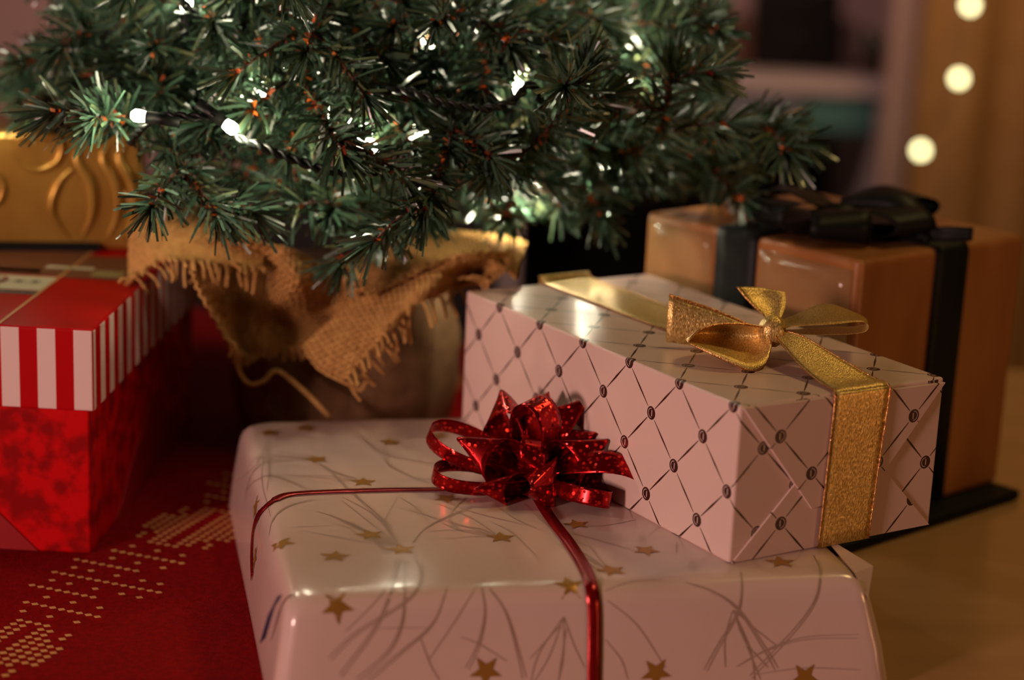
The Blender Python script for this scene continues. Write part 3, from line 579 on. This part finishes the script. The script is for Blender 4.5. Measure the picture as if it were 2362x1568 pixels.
class Needles:
    def __init__(s): s.st = MB(); s.V = []; s.F = []; s.fv = []; s.ff = []
    def sprig(s, P, L0=.017, dens=2600, r0=.0011, tipfan=True, start=0.):
        P = np.asarray(P); n = len(P); s.st.tube(P, np.linspace(r0, r0 * .6, n), 5)
        seg = np.linalg.norm(np.diff(P, axis=0), axis=1); cum = np.concatenate([[0], np.cumsum(seg)]); tot = cum[-1]
        cnt = int(tot * (1 - start) * dens * .72); T = np.gradient(P, axis=0); T /= np.linalg.norm(T, axis=1)[:, None]
        d = rng.uniform(start * tot, tot, cnt)
        extra = int(26 if tipfan else 0); d = np.concatenate([d, rng.uniform(tot * .97, tot, extra)])
        for q in d:
            i = min(int(np.searchsorted(cum, q)) - 1, n - 2); i = max(i, 0); f = (q - cum[i]) / max(seg[i], 1e-9)
            p = P[i] + (P[i + 1] - P[i]) * f; t_ = T[i]
            a = rng.normal(size=3); a -= t_ * (a @ t_); a /= np.linalg.norm(a)
            an = rng.normal(1.02, .2) if q < tot * .97 else rng.uniform(.1, .9)
            dr = t_ * math.cos(an) + a * math.sin(an); L = L0 * rng.uniform(.75, 1.2); wv = rng.normal(size=3); wv -= dr * (wv @ dr); wv /= np.linalg.norm(wv)
            w_ = rng.uniform(.0006, .00098); bend = (t_ * .12 + rng.normal(size=3) * .05 + np.array([0, 0, -.04])) * L
            k = len(s.V); m1 = p + dr * L * .55 + bend * .35; e1 = p + dr * L + bend
            s.V += [p - wv * w_, p + wv * w_, m1 - wv * w_, m1 + wv * w_, e1 - wv * w_ * .8, e1 + wv * w_ * .8]
            s.F += [[k, k + 1, k + 3, k + 2], [k + 2, k + 3, k + 5, k + 4]]
            if rng.random() < .2:
                kk_ = len(s.fv); a2 = np.cross(t_, a); L2 = rng.uniform(.002, .0055); w2 = rng.uniform(.0006, .0013); e = p + (a * .8 + t_ * rng.uniform(-.6, .8) + a2 * rng.uniform(-.5, .5)) * L2
                s.fv += [p - a2 * w2 + a * .0005, p + a2 * w2 + a * .0005, e + a2 * w2, e - a2 * w2]; s.ff += [[kk_, kk_ + 1, kk_ + 2, kk_ + 3]]
    def build(s):
        b = s.st.build('branch', m_stem, tree)
        o = mesh('needles', np.array(s.V), s.F, m_needle, b); o['kind'] = 'stuff'
        o = mesh('bark_shreds', np.array(s.fv), s.ff, m_flake, b, False); o['kind'] = 'stuff'
def droop(a, b, n=14, lift=.02):
    a, b = np.asarray(a), np.asarray(b); return np.array([a + (b - a) * t_ + np.array([0, 0, lift * math.sin(PI * t_)]) for t_ in np.linspace(0, 1, n)])
def side_twigs(nd, P, count, L, start=.35, L0=.017, dens=2400):
    n = len(P); sgn = 1
    for f in np.linspace(start, .9, count):
        i = int(f * (n - 1)); t_ = P[min(i + 1, n - 1)] - P[i - 1]; t_ /= np.linalg.norm(t_)
        sd = np.cross(t_, [0, 0, 1.]); sd /= np.linalg.norm(sd); sgn = -sgn
        d = t_ * .62 + sd * sgn * rng.uniform(.5, .9) + np.array([0, 0, rng.uniform(-.25, .45)]); d /= np.linalg.norm(d); l = L * rng.uniform(.75, 1.15) * (1.15 - .45 * f)
        nd.sprig([P[i] + d * l * q + np.array([0, 0, -.008 * q * q]) for q in np.linspace(0, 1, 7)], L0, dens)
def root(z): return np.array([TX, TY, z])
def pathbranch(pts, start=.3, twigs=0, tl=.05, dens=3000, L0=.018, tstart=.3, n=20):
    nd = Needles(); P = cr(pts, n); nd.sprig(P, L0, dens, .0014, start=start)
    if twigs: side_twigs(nd, P, twigs, tl, tstart, L0)
    nd.build()
# branches that can be told apart, from the trunk to their tips
pathbranch([root(.17), at(560, 250, 1.02), at(380, 262, .96), at(215, 272, .885)], .55, 2, .045, 3000, .02, .55)
pathbranch([root(.18), at(520, 260, 1.0), at(395, 320, .93), at(440, 410, .895), at(505, 500, .875)], .42, 3, .04, 3200, .017, .5)
pathbranch([root(.3), at(690, -60, 1.04), at(690, 60, .97), at(700, 180, .92), at(745, 270, .89), at(800, 365, .87)], .3, 3, .045, 3300, .018, .3)
pathbranch([root(.17), at(930, 330, 1.02), at(1040, 275, .93), at(1015, 390, .89), at(975, 500, .87)], .45, 2, .035, 3600, .018, .6)
pathbranch([root(.15), at(1000, 430, 1.02), at(1150, 395, .95), at(1285, 275, .91), at(1350, 150, .90)], .4, 4, .04, 3200, .018, .45)
pathbranch([root(.16), at(1200, 400, 1.04), at(1480, 340, .98), at(1535, 250, .95), at(1550, 150, .94)], .5, 3, .04, 3000, .018, .6)
pathbranch([root(.16), at(1200, 420, 1.08), at(1540, 375, 1.03), at(1700, 300, 1.0), at(1800, 285, .99)], .4, 4, .04, 2600, .019, .5)
pathbranch([root(.13), at(1150, 440, 1.08), at(1450, 390, 1.04), at(1690, 385, 1.03)], .35, 6, .05, 2600, .018, .35)
pathbranch([root(.13), at(1060, 430, 1.08), at(1200, 440, 1.04), at(1400, 425, 1.02)], .3, 6, .05, 2600, .018, .3)
pathbranch([root(.15), at(790, 400, 1.04), at(770, 430, .97), at(765, 490, .93)], .35, 4, .04, 2800, .018, .45)
pathbranch([root(.14), at(900, 430, 1.05), at(900, 470, .98), at(890, 530, .93)], .35, 4, .04, 2800, .018, .45)
pathbranch([root(.2), at(450, 180, 1.08), at(200, 195, 1.06), at(50, 215, 1.04)], .4, 6, .045, 2600, .018, .4)
pathbranch([root(.24), at(560, 90, 1.05), at(330, 110, 1.0), at(190, 50, .99)], .35, 7, .05, 2800, .018, .35)
pathbranch([root(.22), at(600, 170, 1.05), at(440, 170, .99), at(330, 190, .96)], .35, 5, .045, 2800, .018, .4)
pathbranch([root(.27), at(620, 10, 1.04), at(480, 20, .98), at(330, -10, .96)], .35, 7, .05, 2800, .018, .35)
pathbranch([root(.26), at(1000, 60, 1.04), at(1080, 90, .98), at(1160, 130, .95)], .3, 6, .045, 2800, .018, .35)
pathbranch([root(.25), at(900, 150, 1.03), at(930, 240, .98), at(1000, 260, .96)], .3, 5, .04, 2800, .018, .4)
pathbranch([root(.27), at(1200, 60, 1.08), at(1420, 60, 1.05), at(1620, 40, 1.04)], .3, 8, .05, 2500, .018, .35)
pathbranch([root(.23), at(1200, 200, 1.1), at(1420, 190, 1.08), at(1640, 160, 1.08)], .3, 7, .05, 2500, .018, .35)
pathbranch([root(.2), at(1100, 280, 1.08), at(1300, 330, 1.03), at(1420, 300, .99)], .3, 6, .045, 2600, .018, .35)
pathbranch([root(.19), at(640, 300, 1.06), at(600, 360, 1.0), at(560, 420, .97)], .35, 4, .04, 2600, .018, .4)
pathbranch([root(.26), at(830, 60, 1.02), at(860, 140, .96), at(850, 210, .93)], .3, 5, .04, 2800, .018, .35)
# the rest of the crown
for z, cnt, L, off in ((.155, 9, .20, .2), (.20, 11, .21, .5), (.245, 12, .20, .1), (.29, 12, .185, .4), (.335, 11, .17, .7), (.38, 10, .155, .2), (.43, 9, .13, .5), (.48, 8, .11, .1), (.53, 6, .085, .3)):
    for i in range(cnt):
        az = off + 2 * PI * i / cnt + rng.uniform(-.15, .15); front = math.sin(az) < -.35
        if z < .17 and math.sin(az) < .1: continue
        L_ = L * rng.uniform(.85, 1.08) * (.80 if front and z < .27 else 1) * (.78 if math.cos(az) < -.25 else 1)
        e = root(z) + np.array([math.cos(az) * L_, math.sin(az) * L_, rng.uniform(-.01, .03)])
        nd = Needles(); P = droop(root(z), e, 14, .018); nd.sprig(P, .017, 1900 if z < .36 else 1100, .0014, start=.25)
        side_twigs(nd, P, 7 if z < .36 else 5, .05 * L / .2 + .008, .25, .017, 1900 if z < .36 else 1000); nd.build()
nd = Needles(); nd.sprig(cr([(TX, TY, .54), (TX, TY, .62)], 6), .018, 1800); nd.build()
# pot in burlap with a folded collar
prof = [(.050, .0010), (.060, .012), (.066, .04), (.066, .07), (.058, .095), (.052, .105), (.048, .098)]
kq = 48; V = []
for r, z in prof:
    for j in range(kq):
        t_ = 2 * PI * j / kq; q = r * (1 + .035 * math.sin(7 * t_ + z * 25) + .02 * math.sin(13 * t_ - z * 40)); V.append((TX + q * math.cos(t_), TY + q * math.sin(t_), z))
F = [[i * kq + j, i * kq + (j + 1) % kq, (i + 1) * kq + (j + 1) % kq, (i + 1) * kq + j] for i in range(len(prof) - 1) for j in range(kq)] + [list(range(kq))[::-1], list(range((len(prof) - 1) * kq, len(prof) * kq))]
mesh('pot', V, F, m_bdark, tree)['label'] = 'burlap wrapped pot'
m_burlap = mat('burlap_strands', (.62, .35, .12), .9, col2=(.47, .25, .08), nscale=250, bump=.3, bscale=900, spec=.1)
def weave(rowsP, nu, nv, r=.00052, name='burlap_collar', fr_lo=0, backing=True):
    """rowsP: rows of control points; a cloth woven of real strands."""
    R = [cr(row, nu) for row in rowsP]; S_ = np.array([cr([R[k][i] for k in range(len(R))], nv) for i in range(nu)])   # nu x nv
    gx = np.gradient(S_, axis=0); gy = np.gradient(S_, axis=1); n = np.cross(gx, gy); n /= np.linalg.norm(n, axis=2)[..., None] + 1e-12
    mb = MB()
    for i in range(nu):
        P = S_[i] + n[i] * (r * .9 * np.array([1 if (i + j) % 2 else -1 for j in range(nv)]))[:, None] + rng.normal(size=(nv, 3)) * r * .16
        if fr_lo:
            ext = [P[-1]]; d = P[-1] - P[-2]; d = d / (np.linalg.norm(d) + 1e-9)
            for q in range(3): ext.append(ext[-1] + d * fr_lo * rng.uniform(.2, .45) + np.array([0, 0, -.0012 * q]) + rng.normal(size=3) * .0006)
            P = np.vstack([P, ext[1:]])
        mb.tube(P, r, 4, False)
    for j in range(nv):
        P = S_[:, j] - n[:, j] * (r * .9 * np.array([1 if (i + j) % 2 else -1 for i in range(nu)]))[:, None] + rng.normal(size=(nu, 3)) * r * .16
        mb.tube(P, r, 4, False)
    o = mb.build(name, m_burlap, tree); o['kind'] = 'stuff'
    return o
# collar front right flap, left flap, upper left mass, right top
weave([[at(700, 800, 0.950), at(790, 720, 0.955), at(900, 650, 0.960), at(1000, 605, 0.965), at(1090, 585, 0.940), at(1180, 580, 0.975)],
       [at(735, 850, 0.935), at(820, 760, 0.938), at(910, 700, 0.943), at(1010, 645, 0.950), at(1090, 625, 0.993), at(1170, 615, 0.960)],
       [at(790, 880, 0.927), at(860, 800, 0.931), at(915, 740, 0.935), at(985, 685, 0.945), at(1070, 660, 0.987), at(1130, 650, 0.956)]], 42, 18, .00095, fr_lo=.012)
weave([[at(440, 560, 0.960), at(520, 545, 0.950), at(600, 560, 0.955), at(680, 580, 0.960), at(760, 625, 0.960), at(840, 660, 0.950)],
       [at(440, 620, 0.945), at(520, 640, 0.995), at(600, 640, 0.995), at(680, 650, 0.935), at(750, 690, 0.995), at(800, 720, 0.990)],
       [at(470, 690, 0.940), at(530, 750, 0.985), at(590, 740, 0.987), at(650, 720, 0.993), at(700, 740, 0.985), at(760, 770, 0.981)],
       [at(530, 790, 0.942), at(560, 815, 0.990), at(610, 800, 0.980), at(660, 800, 0.980), at(700, 800, 0.977), at(740, 805, 0.975)]], 40, 25, .0009, fr_lo=.003)
weave([[at(300, 600, 0.970), at(310, 520, 0.970), at(380, 485, 0.980), at(470, 480, 0.990), at(560, 500, 1.000)],
       [at(300, 640, 0.955), at(340, 570, 0.950), at(420, 540, 0.955), at(500, 545, 0.960), at(600, 570, 0.970)],
       [at(290, 655, 0.950), at(370, 600, 0.940), at(440, 600, 0.945), at(520, 610, 0.950), at(600, 620, 0.955)]], 32, 20, .00085, fr_lo=.008)
weave([[at(800, 610, 0.970), at(870, 570, 1.000), at(960, 545, 1.020), at(1060, 535, 1.030), at(1160, 548, 1.030), at(1215, 560, 1.020)],
       [at(820, 640, 0.960), at(890, 600, 0.970), at(970, 575, 0.980), at(1070, 570, 0.990), at(1150, 590, 0.980), at(1195, 610, 0.980)],
       [at(850, 680, 0.945), at(920, 650, 0.950), at(1000, 610, 0.955), at(1080, 590, 0.965), at(1150, 610, 0.960), at(1190, 640, 0.960)]], 46, 18, .00085, fr_lo=.0)
# loose twine and frayed threads
tw = MB()
tw.tube(cr([at(545, 800, 0.980), at(550, 850, 0.975), at(575, 885, 0.973), at(610, 878, 0.972), at(640, 855, 0.971), at(700, 900, 0.970), at(760, 960, 0.969)], 50), .0013, 6)
for L in ([(285, 440, 1.005), (315, 490, 1.010), (350, 520, 1.015)], [(300, 610, 1.015), (280, 650, 1.005), (285, 690, 1.000)], [(345, 565, 1.005), (400, 530, 1.005), (470, 515, 1.010)], [(790, 640, 0.995), (800, 605, 0.995), (840, 590, 0.995), (930, 600, 1.000), (1030, 630, 0.995)],
          [(770, 700, 0.975), (790, 650, 0.980), (815, 620, 0.985)], [(830, 700, 0.965), (845, 640, 0.970), (850, 610, 0.975)], [(370, 560, 0.995), (420, 590, 0.995), (430, 560, 0.995)], [(800, 880, 0.955), (830, 900, 0.953), (845, 880, 0.952)]):
    tw.tube(cr([at(*p) for p in L], 24), .0009, 5)
o = tw.build('twine', m_burlap, tree); o['kind'] = 'stuff'

# ---- fairy lights in the tree
fl_ = thing('fairy_lights', tuple(at(760, 395, .92)), 'string of small warm white lights on dark green wire wound through the tree', 'string lights')
m_led = bulbmat('led_glow', (1, .93, .72), 14); m_clear = mat('clear_cap', (.8, .8, .75), .1, spec=.5)
def wire(pts, n=70, r=.0013):
    P = cr(pts, n); T = np.gradient(P, axis=0); T /= np.linalg.norm(T, axis=1)[:, None]; s1, s2 = [], []
    L = np.cumsum(np.linalg.norm(np.diff(P, axis=0, prepend=P[:1]), axis=1))
    for p, t_, l in zip(P, T, L):
        x = np.cross(t_, [0.1, 1, .2]); x /= np.linalg.norm(x); y = np.cross(t_, x); a = l / .0065 * 2 * PI * .5
        s1.append(p + (x * math.cos(a) + y * math.sin(a)) * r); s2.append(p - (x * math.cos(a) + y * math.sin(a)) * r)
    b = MB(); b.tube(s1, r, 6); b.tube(s2, r, 6); b.build('wire', m_wire, fl_)
wire([at(300, 330, 0.908), at(335, 285, 0.883), at(380, 268, 0.878), at(440, 270, 0.878), at(505, 272, 0.878), at(545, 315, 0.878), at(620, 345, 0.878), at(690, 372, 0.878), at(770, 396, 0.878), at(880, 396, 0.883), at(960, 370, 0.898), at(1060, 350, 0.918), at(1140, 335, 0.928), at(1210, 300, 0.938)], 120)
wire([at(800, 270, 0.928), at(850, 232, 0.908), at(905, 208, 0.903), at(950, 212, 0.898), at(1030, 238, 0.898), at(1110, 252, 0.903), at(1180, 235, 0.908), at(1225, 195, 0.918), at(1250, 250, 0.928), at(1230, 300, 0.938)], 80)
wire([at(430, -60, 0.958), at(430, 15, 0.938), at(520, 60, 0.958), at(640, 40, 0.978), at(720, -40, 0.978)], 50)
def led(p, d, power=.16):
    p = np.asarray(p, float); d = np.asarray(d, float) / np.linalg.norm(d)
    MB().tube([p - d * .018, p - d * .002], .0030, 8).build('socket', m_wire, fl_)
    MB().tube([p - d * .002, p + d * .001, p + d * .0035, p + d * .005], [.0026, .0031, .003, .0016], 10).build('bulb', m_led, fl_)
    l = bpy.data.lights.new('led_light', 'POINT'); l.energy = power; l.color = (1, .91, .64); l.shadow_soft_size = .003
    o = bpy.data.objects.new('led_light', l); COL.objects.link(o); o.parent = fl_; o.location = Vector(p + d * .009) - Vector(BASE[fl_.name])
led(at(327, 268, .877), (-1, .0, .1), .12); led(at(527, 290, .877), (.8, -.2, -.5)); led(at(430, 14, .95), (.1, -.3, 1)); led(at(858, 342, .925), (-.3, -.3, .6))
led(at(1195, 205, .97), (.2, -.3, .6), .2); led(at(1165, 455, 1.03), (.3, .3, -.5), .45); led(at(1330, 420, 1.06), (.6, -.3, .1), .2); led(at(1560, 365, 1.06), (.6, .2, .1), .05)
led(at(960, 300, .985), (.1, -.5, .3), .16); led(at(600, 215, .98), (.1, .2, .3), .14); led(at(1000, 120, .98), (.1, .2, .3), .12); led(at(1440, 190, 1.03), (.1, .2, .3), .12); led(at(300, 120, 1.0), (.1, .2, .3), .1); led(at(-70, 235, .985), (.5, .3, -.3), .06)  # extra leds added to brighten the mid tree and the gold gift
for px, py, Y in ((180, -120, 1.0), (620, -160, .98), (1000, -120, .97), (1380, -60, 1.03), (1560, -150, 1.08), (820, -320, 1.0), (1200, -330, 1.02), (400, -330, 1.03)): led(at(px, py, Y), (.1, -.4, .6), .11)
